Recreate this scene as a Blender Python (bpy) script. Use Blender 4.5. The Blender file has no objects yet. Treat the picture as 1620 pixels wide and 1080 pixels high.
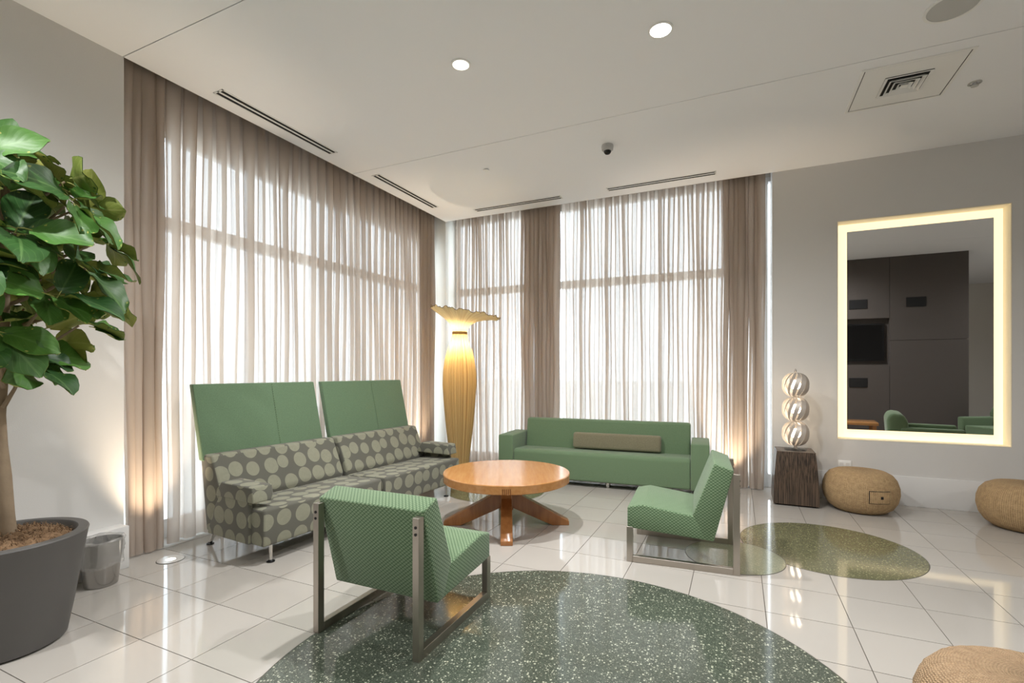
import bpy, bmesh, math, random
from mathutils import Vector, Matrix
PI = math.pi
rad = math.radians
sc = bpy.context.scene
COL = sc.collection

# ------------------------------------------------------------------ camera, sky, exposure
CAM_H, CEIL = 1.335, 3.52
cam = bpy.data.cameras.new('camera')
cam.sensor_width = 36.0
cam.lens = 774.0 / 1620.0 * 36.0
cam.shift_y = 47.5 / 1620.0
cam.clip_start = 0.05
cam_o = bpy.data.objects.new('camera', cam)
cam_o.location = (3.878, -6.077, CAM_H)
cam_o.rotation_euler = (PI / 2, 0, rad(24.8))
COL.objects.link(cam_o)
sc.camera = cam_o

world = bpy.data.worlds.new('overcast_sky')
sc.world = world
world.use_nodes = True
bgn = world.node_tree.nodes['Background']
bgn.inputs[0].default_value = (0.86, 0.94, 1.0, 1)
bgn.inputs[1].default_value = 2.6
sc.view_settings.view_transform = 'Standard'
sc.view_settings.look = 'None'
sc.view_settings.gamma = 1.0
sc.view_settings.use_curve_mapping = False
sc.view_settings.exposure = 0.90

# lamp powers (watts), used by the lamp builders below
DOWN_W = 125.0
UP_W = 58.0
FLOOR_LAMP_W = 5.2
TABLE_LAMP_W = 0.7
WARM = (1.0, 0.80, 0.58)
NEUTRAL = (1.0, 0.995, 0.985)

# ------------------------------------------------------------------ helpers
def lin(c):
    c /= 255.0
    return c / 12.92 if c <= 0.04045 else ((c + 0.055) / 1.055) ** 2.4
def S(r, g, b):
    return (lin(r), lin(g), lin(b), 1)

def material(name):
    m = bpy.data.materials.new(name)
    m.use_nodes = True
    nt = m.node_tree
    p = nt.nodes['Principled BSDF']
    return m, nt, p
def node(nt, kind, **kw):
    n = nt.nodes.new(kind)
    for k, v in kw.items():
        setattr(n, k, v)
    return n
def plain(name, col, rough=0.5, metal=0.0, bump=0.0, bscale=200.0, spec=None, vary=0.0, vscale=3.0):
    m, nt, p = material(name)
    p.inputs['Base Color'].default_value = col
    p.inputs['Roughness'].default_value = rough
    p.inputs['Metallic'].default_value = metal
    if spec is not None:
        p.inputs['Specular IOR Level'].default_value = spec
    tc = node(nt, 'ShaderNodeTexCoord')
    if bump:
        n = node(nt, 'ShaderNodeTexNoise')
        n.inputs['Scale'].default_value = bscale
        n.inputs['Detail'].default_value = 3
        nt.links.new(tc.outputs['Object'], n.inputs['Vector'])
        b = node(nt, 'ShaderNodeBump')
        b.inputs['Strength'].default_value = bump
        b.inputs['Distance'].default_value = 0.002
        nt.links.new(n.outputs['Fac'], b.inputs['Height'])
        nt.links.new(b.outputs[0], p.inputs['Normal'])
    if vary:
        n2 = node(nt, 'ShaderNodeTexNoise')
        n2.inputs['Scale'].default_value = vscale
        nt.links.new(tc.outputs['Object'], n2.inputs['Vector'])
        mx = node(nt, 'ShaderNodeMix', data_type='RGBA')
        mx.inputs[6].default_value = tuple(c * (1 - vary) for c in col[:3]) + (1,)
        mx.inputs[7].default_value = tuple(min(1, c * (1 + vary)) for c in col[:3]) + (1,)
        nt.links.new(n2.outputs['Fac'], mx.inputs[0])
        nt.links.new(mx.outputs[2], p.inputs['Base Color'])
    return m
def emit(name, col, s):
    m, nt, p = material(name)
    p.inputs['Base Color'].default_value = col
    p.inputs['Emission Color'].default_value = col
    p.inputs['Emission Strength'].default_value = s
    return m

def link_obj(name, me, mats, parent=None, loc=None, rot=None):
    o = bpy.data.objects.new(name, me)
    COL.objects.link(o)
    for m in (mats if isinstance(mats, (list, tuple)) else [mats]):
        if m is not None and me.materials.find(m.name) < 0:
            me.materials.append(m)
    if parent is not None:
        o.parent = parent
    if loc is not None:
        o.location = loc
    if rot is not None:
        o.rotation_euler = rot
    return o
def obj(name, bm, mats, parent=None, loc=None, rot=None, smooth=35, uv=True):
    if uv:
        box_uv(bm)
    me = bpy.data.meshes.new(name)
    bm.normal_update()
    bm.to_mesh(me)
    bm.free()
    if smooth is not None:
        for p in me.polygons:
            p.use_smooth = True
        me.set_sharp_from_angle(angle=rad(smooth))
    return link_obj(name, me, mats, parent, loc, rot)
def box_uv(bm):
    uvl = bm.loops.layers.uv.verify()
    bm.normal_update()
    for f in bm.faces:
        n = f.normal
        ax = max(range(3), key=lambda i: abs(n[i]))
        for l in f.loops:
            c = l.vert.co
            if ax == 0: l[uvl].uv = (c.y, c.z)
            elif ax == 1: l[uvl].uv = (c.x, c.z)
            else: l[uvl].uv = (c.x, c.y)
def B():
    return bmesh.new()
def box(bm, x0, y0, z0, x1, y1, z1, bev=0.0, seg=2):
    r = bmesh.ops.create_cube(bm, size=1.0)
    vs = r['verts']
    for v in vs:
        v.co = Vector((x0 + (v.co.x + .5) * (x1 - x0), y0 + (v.co.y + .5) * (y1 - y0), z0 + (v.co.z + .5) * (z1 - z0)))
    if bev > 0:
        es = list({e for v in vs for e in v.link_edges})
        bmesh.ops.bevel(bm, geom=es, offset=bev, segments=seg, profile=0.5, affect='EDGES')
    return bm
def prism(bm, pts, w0, w1, bev=0.0, seg=3, axis='y'):
    """closed profile pts (a, z) extruded along the third axis from w0 to w1"""
    def P3(a, z, w):
        return Vector((a, w, z)) if axis == 'y' else Vector((w, a, z))
    v0 = [bm.verts.new(P3(a, z, w0)) for a, z in pts]
    v1 = [bm.verts.new(P3(a, z, w1)) for a, z in pts]
    fs = [bm.faces.new(v0), bm.faces.new(v1)]
    n = len(pts)
    for i in range(n):
        fs.append(bm.faces.new((v0[i], v0[(i + 1) % n], v1[(i + 1) % n], v1[i])))
    bmesh.ops.recalc_face_normals(bm, faces=fs)
    if bev > 0:
        es = list({e for f in fs for e in f.edges})
        bmesh.ops.bevel(bm, geom=es, offset=bev, segments=seg, profile=0.5, affect='EDGES')
    return bm
def lathe(bm, prof, n=40, cap0=True, cap1=True, fn=None):
    """profile of (r, z); fn(r, z, angle, row) -> Vector may reshape"""
    rows = []
    for k, (r, z) in enumerate(prof):
        row = []
        for i in range(n):
            a = 2 * PI * i / n
            co = fn(r, z, a, k) if fn else Vector((r * math.cos(a), r * math.sin(a), z))
            row.append(bm.verts.new(co))
        rows.append(row)
    for k in range(len(rows) - 1):
        for i in range(n):
            j = (i + 1) % n
            bm.faces.new((rows[k][i], rows[k][j], rows[k + 1][j], rows[k + 1][i]))
    if cap0: bm.faces.new(list(reversed(rows[0])))
    if cap1: bm.faces.new(rows[-1])
    return bm
def tube(bm, pts, radii, n=10):
    pts = [Vector(p) for p in pts]
    if not isinstance(radii, (list, tuple)):
        radii = [radii] * len(pts)
    rows = []
    up = Vector((0.13, 0.31, 0.94))
    for k, p in enumerate(pts):
        d = (pts[min(k + 1, len(pts) - 1)] - pts[max(k - 1, 0)]).normalized()
        a = d.cross(up)
        if a.length < 1e-3: a = d.cross(Vector((1, 0, 0)))
        a.normalize()
        b = d.cross(a).normalized()
        rows.append([bm.verts.new(p + radii[k] * (math.cos(2 * PI * i / n) * a + math.sin(2 * PI * i / n) * b)) for i in range(n)])
    for k in range(len(rows) - 1):
        for i in range(n):
            j = (i + 1) % n
            bm.faces.new((rows[k][i], rows[k][j], rows[k + 1][j], rows[k + 1][i]))
    bm.faces.new(list(reversed(rows[0])))
    bm.faces.new(rows[-1])
    bmesh.ops.recalc_face_normals(bm, faces=bm.faces[:])
    return bm
def cyl(bm, x, y, z0, z1, r, n=24, r1=None):
    r1 = r if r1 is None else r1
    a = [bm.verts.new((x + r * math.cos(2 * PI * i / n), y + r * math.sin(2 * PI * i / n), z0)) for i in range(n)]
    b = [bm.verts.new((x + r1 * math.cos(2 * PI * i / n), y + r1 * math.sin(2 * PI * i / n), z1)) for i in range(n)]
    for i in range(n):
        j = (i + 1) % n
        bm.faces.new((a[i], a[j], b[j], b[i]))
    bm.faces.new(list(reversed(a)))
    bm.faces.new(b)
    return bm
def ring(bm, r0, r1, z0, z1, n=32, x=0, y=0):
    """flat washer between radii r0 < r1 and heights z0 < z1"""
    prof = [(r0, z0), (r1, z0), (r1, z1), (r0, z1)]
    rows = [[bm.verts.new((x + r * math.cos(2 * PI * i / n), y + r * math.sin(2 * PI * i / n), z)) for i in range(n)] for r, z in prof]
    for k in range(4):
        for i in range(n):
            j = (i + 1) % n
            bm.faces.new((rows[k][i], rows[k][j], rows[(k + 1) % 4][j], rows[(k + 1) % 4][i]))
    bmesh.ops.recalc_face_normals(bm, faces=bm.faces[:])
    return bm

def tag(o, label, cat, group=None):
    o['label'] = label
    o['category'] = cat
    if group: o['group'] = group
    return o
def thing(name, label, cat, loc=(0, 0, 0), rz=0.0, group=None):
    o = bpy.data.objects.new(name, None)
    o.empty_display_size = 0.1
    COL.objects.link(o)
    o.location = loc
    o.rotation_euler = (0, 0, rz)
    return tag(o, label, cat, group)
def struct(o):
    o['kind'] = 'structure'
    return o
def copy_tree(o, parent=None):
    c = o.copy()
    COL.objects.link(c)
    c.parent = parent
    for ch in list(o.children):
        copy_tree(ch, c)
    return c
def light(name, kind, parent, loc, watts, col, size=0.05, spot=None, blend=0.4, rot=(0, 0, 0)):
    l = bpy.data.lights.new(name, kind)
    l.energy = watts
    l.color = col
    l.shadow_soft_size = size
    if spot:
        l.spot_size = rad(spot)
        l.spot_blend = blend
    o = bpy.data.objects.new(name, l)
    COL.objects.link(o)
    o.location = loc
    o.rotation_euler = rot
    if parent is not None: o.parent = parent
    return o

# ------------------------------------------------------------------ materials
def mat_tile():
    m, nt, p = material('polished_white_tile')
    info = node(nt, 'ShaderNodeObjectInfo')
    geo = node(nt, 'ShaderNodeNewGeometry')
    n = node(nt, 'ShaderNodeTexNoise')
    n.inputs['Scale'].default_value = 1.7
    nt.links.new(geo.outputs['Position'], n.inputs['Vector'])
    ad = node(nt, 'ShaderNodeMath', operation='ADD')
    nt.links.new(info.outputs['Random'], ad.inputs[0])
    nt.links.new(n.outputs['Fac'], ad.inputs[1])
    hf = node(nt, 'ShaderNodeMath', operation='MULTIPLY')
    hf.inputs[1].default_value = 0.5
    nt.links.new(ad.outputs[0], hf.inputs[0])
    mx = node(nt, 'ShaderNodeMix', data_type='RGBA')
    mx.inputs[6].default_value = S(172, 167, 160)
    mx.inputs[7].default_value = S(182, 177, 170)
    nt.links.new(hf.outputs[0], mx.inputs[0])
    nt.links.new(mx.outputs[2], p.inputs['Base Color'])
    p.inputs['Roughness'].default_value = 0.06
    p.inputs['IOR'].default_value = 1.55
    return m
def mat_terrazzo(name, base, dark, chip, scale, rough=0.1):
    m, nt, p = material(name)
    geo = node(nt, 'ShaderNodeNewGeometry')
    v1 = node(nt, 'ShaderNodeTexVoronoi')
    v1.inputs['Scale'].default_value = scale
    v2 = node(nt, 'ShaderNodeTexVoronoi')
    v2.inputs['Scale'].default_value = scale * 2.1
    for v in (v1, v2): nt.links.new(geo.outputs['Position'], v.inputs['Vector'])
    def sel(v, lo, hi, ch):
        sp = node(nt, 'ShaderNodeSeparateColor')
        nt.links.new(v.outputs['Color'], sp.inputs[0])
        mr = node(nt, 'ShaderNodeMapRange')
        mr.inputs[1].default_value = lo
        mr.inputs[2].default_value = hi
        nt.links.new(sp.outputs[ch], mr.inputs[0])
        d = node(nt, 'ShaderNodeMath', operation='LESS_THAN')
        nt.links.new(v.outputs['Distance'], d.inputs[0])
        d.inputs[1].default_value = 0.42
        mu = node(nt, 'ShaderNodeMath', operation='MULTIPLY')
        nt.links.new(mr.outputs[0], mu.inputs[0])
        nt.links.new(d.outputs[0], mu.inputs[1])
        return mu.outputs[0]
    a = node(nt, 'ShaderNodeMix', data_type='RGBA')
    a.inputs[6].default_value = base
    a.inputs[7].default_value = dark
    sp = node(nt, 'ShaderNodeSeparateColor')
    nt.links.new(v2.outputs['Color'], sp.inputs[0])
    nt.links.new(sp.outputs[1], a.inputs[0])
    b = node(nt, 'ShaderNodeMix', data_type='RGBA')
    b.inputs[7].default_value = chip
    nt.links.new(a.outputs[2], b.inputs[6])
    nt.links.new(sel(v1, 0.80, 0.86, 0), b.inputs[0])
    c = node(nt, 'ShaderNodeMix', data_type='RGBA')
    c.inputs[7].default_value = tuple(x * .75 for x in chip[:3]) + (1,)
    nt.links.new(b.outputs[2], c.inputs[6])
    nt.links.new(sel(v2, 0.80, 0.9, 0), c.inputs[0])
    nt.links.new(c.outputs[2], p.inputs['Base Color'])
    p.inputs['Roughness'].default_value = rough
    p.inputs['IOR'].default_value = 1.5
    return m
def mat_fabric(name, col, weave=420.0, amount=0.18, rough=0.95):
    m, nt, p = material(name)
    tc = node(nt, 'ShaderNodeTexCoord')
    n = node(nt, 'ShaderNodeTexNoise')
    n.inputs['Scale'].default_value = weave
    n.inputs['Detail'].default_value = 2
    nt.links.new(tc.outputs['Object'], n.inputs['Vector'])
    mx = node(nt, 'ShaderNodeMix', data_type='RGBA')
    mx.inputs[6].default_value = tuple(c * (1 - amount * 1.6) for c in col[:3]) + (1,)
    mx.inputs[7].default_value = tuple(min(1, c * (1 + amount * 1.6)) for c in col[:3]) + (1,)
    nt.links.new(n.outputs['Fac'], mx.inputs[0])
    nt.links.new(mx.outputs[2], p.inputs['Base Color'])
    p.inputs['Roughness'].default_value = rough
    p.inputs['Specular IOR Level'].default_value = 0.15
    p.inputs['Sheen Weight'].default_value = 0.25
    b = node(nt, 'ShaderNodeBump')
    b.inputs['Strength'].default_value = 0.25
    b.inputs['Distance'].default_value = 0.002
    nt.links.new(n.outputs['Fac'], b.inputs['Height'])
    nt.links.new(b.outputs[0], p.inputs['Normal'])
    return m
def mat_scales(name, c0, c1):
    """woven green fabric with rows of small lens shapes"""
    m, nt, p = material(name)
    uv = node(nt, 'ShaderNodeUVMap')
    sep = node(nt, 'ShaderNodeSeparateXYZ')
    nt.links.new(uv.outputs[0], sep.inputs[0])
    def math_(op, a, b=None):
        n = node(nt, 'ShaderNodeMath', operation=op)
        for i, v in ((0, a), (1, b)):
            if v is None: continue
            if isinstance(v, (int, float)): n.inputs[i].default_value = v
            else: nt.links.new(v, n.inputs[i])
        return n.outputs[0]
    sx = math_('SINE', math_('MULTIPLY', sep.outputs[0], 2 * PI / 0.026))
    row = math_('MULTIPLY', sep.outputs[1], 1 / 0.010)
    par = math_('FLOOR', row)
    odd = math_('SUBTRACT', math_('MULTIPLY', math_('MODULO', math_('ADD', par, 1000.0), 2.0), 2.0), 1.0)
    wv = math_('ADD', math_('FRACT', row), math_('MULTIPLY', math_('MULTIPLY', sx, odd), 0.32))
    tri = math_('ABSOLUTE', math_('SUBTRACT', wv, 0.5))
    mr = node(nt, 'ShaderNodeMapRange')
    mr.inputs[1].default_value = 0.18
    mr.inputs[2].default_value = 0.36
    nt.links.new(tri, mr.inputs[0])
    mx = node(nt, 'ShaderNodeMix', data_type='RGBA')
    mx.inputs[6].default_value = c0
    mx.inputs[7].default_value = c1
    nt.links.new(mr.outputs[0], mx.inputs[0])
    nt.links.new(mx.outputs[2], p.inputs['Base Color'])
    p.inputs['Roughness'].default_value = 0.9
    p.inputs['Specular IOR Level'].default_value = 0.2
    p.inputs['Sheen Weight'].default_value = 0.25
    b = node(nt, 'ShaderNodeBump')
    b.inputs['Strength'].default_value = 0.5
    b.inputs['Distance'].default_value = 0.002
    nt.links.new(mr.outputs[0], b.inputs['Height'])
    nt.links.new(b.outputs[0], p.inputs['Normal'])
    return m
def mat_dots(name, ground, dot, dot2):
    """flat print of leaf-like discs on a grey ground"""
    m, nt, p = material(name)
    uv = node(nt, 'ShaderNodeUVMap')
    v = node(nt, 'ShaderNodeTexVoronoi', voronoi_dimensions='2D')
    v.inputs['Scale'].default_value = 7.2
    v.inputs['Randomness'].default_value = 0.30
    nt.links.new(uv.outputs[0], v.inputs['Vector'])
    spc = node(nt, 'ShaderNodeSeparateColor')
    nt.links.new(v.outputs['Color'], spc.inputs[0])
    rr = node(nt, 'ShaderNodeMapRange')
    rr.inputs[3].default_value = 0.36
    rr.inputs[4].default_value = 0.46
    nt.links.new(spc.outputs[0], rr.inputs[0])
    lt = node(nt, 'ShaderNodeMath', operation='LESS_THAN')
    nt.links.new(v.outputs['Distance'], lt.inputs[0])
    nt.links.new(rr.outputs[0], lt.inputs[1])
    n = node(nt, 'ShaderNodeTexNoise')
    n.inputs['Scale'].default_value = 26
    n.inputs['Detail'].default_value = 4
    n.inputs['Distortion'].default_value = 1.5
    nt.links.new(uv.outputs[0], n.inputs['Vector'])
    dm = node(nt, 'ShaderNodeMix', data_type='RGBA')
    dm.inputs[6].default_value = dot
    dm.inputs[7].default_value = dot2
    nt.links.new(n.outputs['Fac'], dm.inputs[0])
    mx = node(nt, 'ShaderNodeMix', data_type='RGBA')
    mx.inputs[6].default_value = ground
    nt.links.new(dm.outputs[2], mx.inputs[7])
    nt.links.new(lt.outputs[0], mx.inputs[0])
    nt.links.new(mx.outputs[2], p.inputs['Base Color'])
    p.inputs['Roughness'].default_value = 0.85
    p.inputs['Specular IOR Level'].default_value = 0.25
    p.inputs['Sheen Weight'].default_value = 0.2
    n3 = node(nt, 'ShaderNodeTexNoise')
    n3.inputs['Scale'].default_value = 500
    nt.links.new(uv.outputs[0], n3.inputs['Vector'])
    b = node(nt, 'ShaderNodeBump')
    b.inputs['Strength'].default_value = 0.2
    b.inputs['Distance'].default_value = 0.001
    nt.links.new(n3.outputs['Fac'], b.inputs['Height'])
    nt.links.new(b.outputs[0], p.inputs['Normal'])
    return m
def mat_wood(name, c0, c1, scale=(2, 2, 40), rough=0.3, coord='Object', sharp=False):
    m, nt, p = material(name)
    tc = node(nt, 'ShaderNodeTexCoord')
    mp = node(nt, 'ShaderNodeMapping')
    mp.inputs['Scale'].default_value = scale
    nt.links.new(tc.outputs[coord], mp.inputs[0])
    n = node(nt, 'ShaderNodeTexNoise')
    n.inputs['Scale'].default_value = 1.0
    n.inputs['Detail'].default_value = 5
    n.inputs['Roughness'].default_value = 0.65
    nt.links.new(mp.outputs[0], n.inputs['Vector'])
    r = node(nt, 'ShaderNodeValToRGB')
    r.color_ramp.elements[0].position = 0.42 if sharp else 0.3
    r.color_ramp.elements[1].position = 0.58 if sharp else 0.7
    r.color_ramp.elements[0].color = c0
    r.color_ramp.elements[1].color = c1
    nt.links.new(n.outputs['Fac'], r.inputs[0])
    nt.links.new(r.outputs[0], p.inputs['Base Color'])
    p.inputs['Roughness'].default_value = rough
    p.inputs['Coat Weight'].default_value = 0.3
    p.inputs['Coat Roughness'].default_value = 0.12
    return m
def mat_steel(name, col, rough, stretch=(5, 5, 5)):
    m, nt, p = material(name)
    p.inputs['Base Color'].default_value = col
    p.inputs['Metallic'].default_value = 1
    tc = node(nt, 'ShaderNodeTexCoord')
    mp = node(nt, 'ShaderNodeMapping')
    mp.inputs['Scale'].default_value = stretch
    nt.links.new(tc.outputs['Object'], mp.inputs[0])
    n = node(nt, 'ShaderNodeTexNoise')
    n.inputs['Scale'].default_value = 1
    n.inputs['Detail'].default_value = 3
    nt.links.new(mp.outputs[0], n.inputs['Vector'])
    mr = node(nt, 'ShaderNodeMapRange')
    mr.inputs[3].default_value = rough * .75
    mr.inputs[4].default_value = rough * 1.3
    nt.links.new(n.outputs['Fac'], mr.inputs[0])
    nt.links.new(mr.outputs[0], p.inputs['Roughness'])
    return m
def mat_sheer(name, col, clear):
    """open-weave voile: part of the light passes straight, the rest scatters both ways"""
    m = bpy.data.materials.new(name)
    m.use_nodes = True
    nt = m.node_tree
    nt.nodes.clear()
    out = node(nt, 'ShaderNodeOutputMaterial')
    tr = node(nt, 'ShaderNodeBsdfTransparent')
    df = node(nt, 'ShaderNodeBsdfDiffuse')
    tl = node(nt, 'ShaderNodeBsdfTranslucent')
    df.inputs[0].default_value = col
    tl.inputs[0].default_value = col
    a = node(nt, 'ShaderNodeMixShader')
    a.inputs[0].default_value = 0.5
    nt.links.new(df.outputs[0], a.inputs[1])
    nt.links.new(tl.outputs[0], a.inputs[2])
    b = node(nt, 'ShaderNodeMixShader')
    b.inputs[0].default_value = clear
    nt.links.new(a.outputs[0], b.inputs[1])
    nt.links.new(tr.outputs[0], b.inputs[2])
    nt.links.new(b.outputs[0], out.inputs[0])
    return m
def mat_glass(name, tint=(0.95, 0.98, 1, 1), gloss=0.07):
    m = bpy.data.materials.new(name)
    m.use_nodes = True
    nt = m.node_tree
    nt.nodes.clear()
    out = node(nt, 'ShaderNodeOutputMaterial')
    tr = node(nt, 'ShaderNodeBsdfTransparent')
    tr.inputs[0].default_value = tint
    gl = node(nt, 'ShaderNodeBsdfGlossy')
    gl.inputs['Roughness'].default_value = 0.02
    b = node(nt, 'ShaderNodeMixShader')
    b.inputs[0].default_value = gloss
    nt.links.new(tr.outputs[0], b.inputs[1])
    nt.links.new(gl.outputs[0], b.inputs[2])
    nt.links.new(b.outputs[0], out.inputs[0])
    return m
def mat_shade(name, col, crease_dark=0.0):
    """lamp silk: light from inside scatters through; pleat creases drawn into the colour as darker streaks"""
    m = bpy.data.materials.new(name)
    m.use_nodes = True
    nt = m.node_tree
    nt.nodes.clear()
    out = node(nt, 'ShaderNodeOutputMaterial')
    df = node(nt, 'ShaderNodeBsdfDiffuse')
    tl = node(nt, 'ShaderNodeBsdfTranslucent')
    tc = node(nt, 'ShaderNodeTexCoord')
    rg = node(nt, 'ShaderNodeVectorMath', operation='MULTIPLY')
    rg.inputs[1].default_value = (1, 1, 0)
    nt.links.new(tc.outputs['Object'], rg.inputs[0])
    nz = node(nt, 'ShaderNodeVectorMath', operation='NORMALIZE')
    nt.links.new(rg.outputs[0], nz.inputs[0])
    n = node(nt, 'ShaderNodeTexNoise')
    n.inputs['Scale'].default_value = 17
    n.inputs['Detail'].default_value = 4
    n.inputs['Roughness'].default_value = 0.7
    nt.links.new(nz.outputs[0], n.inputs['Vector'])
    r = node(nt, 'ShaderNodeValToRGB')
    r.color_ramp.elements[0].position = 0.36
    r.color_ramp.elements[1].position = 0.60
    r.color_ramp.elements[0].color = tuple(c * (1 - crease_dark) ** (1 + 0.5 * i) for i, c in enumerate(col[:3])) + (1,)  # silk colour darkened here for the pleat creases
    r.color_ramp.elements[1].color = col
    nt.links.new(n.outputs['Fac'], r.inputs[0])
    nt.links.new(r.outputs[0], df.inputs[0])
    nt.links.new(r.outputs[0], tl.inputs[0])
    a = node(nt, 'ShaderNodeMixShader')
    a.inputs[0].default_value = 0.5
    nt.links.new(df.outputs[0], a.inputs[1])
    nt.links.new(tl.outputs[0], a.inputs[2])
    nt.links.new(a.outputs[0], out.inputs[0])
    return m
def mat_wicker(name, c0, c1):
    m, nt, p = material(name)
    uv = node(nt, 'ShaderNodeUVMap')
    mp = node(nt, 'ShaderNodeMapping')
    mp.inputs['Scale'].default_value = (1, 1, 1)
    nt.links.new(uv.outputs[0], mp.inputs[0])
    w1 = node(nt, 'ShaderNodeTexWave', wave_type='BANDS', bands_direction='X')
    w1.inputs['Scale'].default_value = 22
    w1.inputs['Distortion'].default_value = 1.2
    w1.inputs['Detail Scale'].default_value = 4
    w2 = node(nt, 'ShaderNodeTexWave', wave_type='BANDS', bands_direction='Y')
    w2.inputs['Scale'].default_value = 34
    w2.inputs['Distortion'].default_value = 2.0
    n = node(nt, 'ShaderNodeTexNoise')
    n.inputs['Scale'].default_value = 90
    n.inputs['Detail'].default_value = 4
    for t in (w1, w2, n): nt.links.new(mp.outputs[0], t.inputs['Vector'])
    mu = node(nt, 'ShaderNodeMath', operation='MULTIPLY')
    nt.links.new(w1.outputs['Fac'], mu.inputs[0])
    nt.links.new(w2.outputs['Fac'], mu.inputs[1])
    ad = node(nt, 'ShaderNodeMath', operation='ADD')
    nt.links.new(mu.outputs[0], ad.inputs[0])
    nt.links.new(n.outputs['Fac'], ad.inputs[1])
    mr = node(nt, 'ShaderNodeMapRange')
    mr.inputs[1].default_value = 0.5
    mr.inputs[2].default_value = 1.9
    n5 = node(nt, 'ShaderNodeTexNoise')
    n5.inputs['Scale'].default_value = 28
    n5.inputs['Detail'].default_value = 3
    nt.links.new(mp.outputs[0], n5.inputs['Vector'])
    ad2 = node(nt, 'ShaderNodeMath', operation='ADD')
    nt.links.new(ad.outputs[0], ad2.inputs[0])
    nt.links.new(n5.outputs['Fac'], ad2.inputs[1])
    nt.links.new(ad2.outputs[0], mr.inputs[0])
    mx = node(nt, 'ShaderNodeMix', data_type='RGBA')
    mx.inputs[6].default_value = c0
    mx.inputs[7].default_value = c1
    nt.links.new(mr.outputs[0], mx.inputs[0])
    nt.links.new(mx.outputs[2], p.inputs['Base Color'])
    p.inputs['Roughness'].default_value = 0.75
    b = node(nt, 'ShaderNodeBump')
    b.inputs['Strength'].default_value = 0.8
    b.inputs['Distance'].default_value = 0.006
    nt.links.new(ad.outputs[0], b.inputs['Height'])
    nt.links.new(b.outputs[0], p.inputs['Normal'])
    return m
def mat_leaf(name, c0, c1, vein, rough=0.35, through=0.12):
    m, nt, p = material(name)
    uv = node(nt, 'ShaderNodeUVMap')
    sep = node(nt, 'ShaderNodeSeparateXYZ')
    nt.links.new(uv.outputs[0], sep.inputs[0])
    ab = node(nt, 'ShaderNodeMath', operation='ABSOLUTE')
    nt.links.new(sep.outputs[0], ab.inputs[0])
    # side veins: bands of (v - 0.55|u|)
    k = node(nt, 'ShaderNodeMath', operation='MULTIPLY_ADD')
    k.inputs[1].default_value = -0.5
    nt.links.new(ab.outputs[0], k.inputs[0])
    nt.links.new(sep.outputs[1], k.inputs[2])
    fr = node(nt, 'ShaderNodeMath', operation='MULTIPLY')
    fr.inputs[1].default_value = 6.0
    nt.links.new(k.outputs[0], fr.inputs[0])
    f2 = node(nt, 'ShaderNodeMath', operation='PINGPONG')
    f2.inputs[1].default_value = 0.5
    nt.links.new(fr.outputs[0], f2.inputs[0])
    ls = node(nt, 'ShaderNodeMapRange')
    ls.inputs[1].default_value = 0.0
    ls.inputs[2].default_value = 0.07
    ls.inputs[3].default_value = 0.7
    ls.inputs[4].default_value = 0.0
    nt.links.new(f2.outputs[0], ls.inputs[0])
    mid = node(nt, 'ShaderNodeMapRange')
    mid.inputs[1].default_value = 0.03
    mid.inputs[2].default_value = 0.09
    mid.inputs[3].default_value = 1.0
    mid.inputs[4].default_value = 0.0
    nt.links.new(ab.outputs[0], mid.inputs[0])
    mxv = node(nt, 'ShaderNodeMath', operation='MAXIMUM')
    nt.links.new(ls.outputs[0], mxv.inputs[0])
    nt.links.new(mid.outputs[0], mxv.inputs[1])
    info = node(nt, 'ShaderNodeObjectInfo')
    a = node(nt, 'ShaderNodeMix', data_type='RGBA')
    a.inputs[6].default_value = c0
    a.inputs[7].default_value = c1
    nt.links.new(info.outputs['Random'], a.inputs[0])
    b = node(nt, 'ShaderNodeMix', data_type='RGBA')
    b.inputs[7].default_value = vein
    nt.links.new(a.outputs[2], b.inputs[6])
    sc_ = node(nt, 'ShaderNodeMath', operation='MULTIPLY')
    sc_.inputs[1].default_value = 0.35
    nt.links.new(mxv.outputs[0], sc_.inputs[0])
    nt.links.new(sc_.outputs[0], b.inputs[0])
    nt.links.new(b.outputs[2], p.inputs['Base Color'])
    p.inputs['Roughness'].default_value = rough
    bu = node(nt, 'ShaderNodeBump')
    bu.inputs['Strength'].default_value = 0.25
    bu.inputs['Distance'].default_value = 0.003
    nt.links.new(f2.outputs[0], bu.inputs['Height'])
    nt.links.new(bu.outputs[0], p.inputs['Normal'])
    return m

M = {}
M['tile'] = mat_tile()
M['grout'] = plain('grout', S(86, 79, 72), 0.9)
M['terr'] = mat_terrazzo('green_terrazzo', S(86, 93, 82), S(60, 67, 58), S(176, 180, 160), 84)
M['terr2'] = mat_terrazzo('olive_terrazzo', S(112, 110, 82), S(86, 88, 64), S(160, 160, 120), 90)
M['terr3'] = mat_terrazzo('pale_olive_terrazzo', S(150, 152, 126), S(132, 136, 112), S(176, 178, 150), 110)
M['inlay_edge'] = plain('inlay_edge', S(58, 56, 48), 0.4)
M['wall'] = plain('grey_wall_paint', S(216, 214, 211), 0.8, bump=0.35, bscale=260, spec=0.25)
M['wall2'] = plain('cool_grey_wall_paint', S(216, 214, 211), 0.8, bump=0.25, bscale=260, spec=0.25)
M['white_wall'] = plain('white_wall_paint', S(226, 222, 214), 0.8, bump=0.1)
M['base'] = plain('baseboard_paint', S(220, 219, 217), 0.45)
M['ceil'] = plain('ceiling_paint', S(241, 242, 244), 0.9, spec=0.1)
M['dark_gap'] = plain('dark_gap', S(60, 58, 56), 0.9)
M['black'] = plain('matte_black', S(14, 14, 15), 0.7)
M['white_metal'] = plain('white_enamel', S(238, 238, 236), 0.45)
M['grille'] = plain('speaker_grille_grey', S(196, 196, 193), 0.7, bump=0.6, bscale=900)
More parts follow.
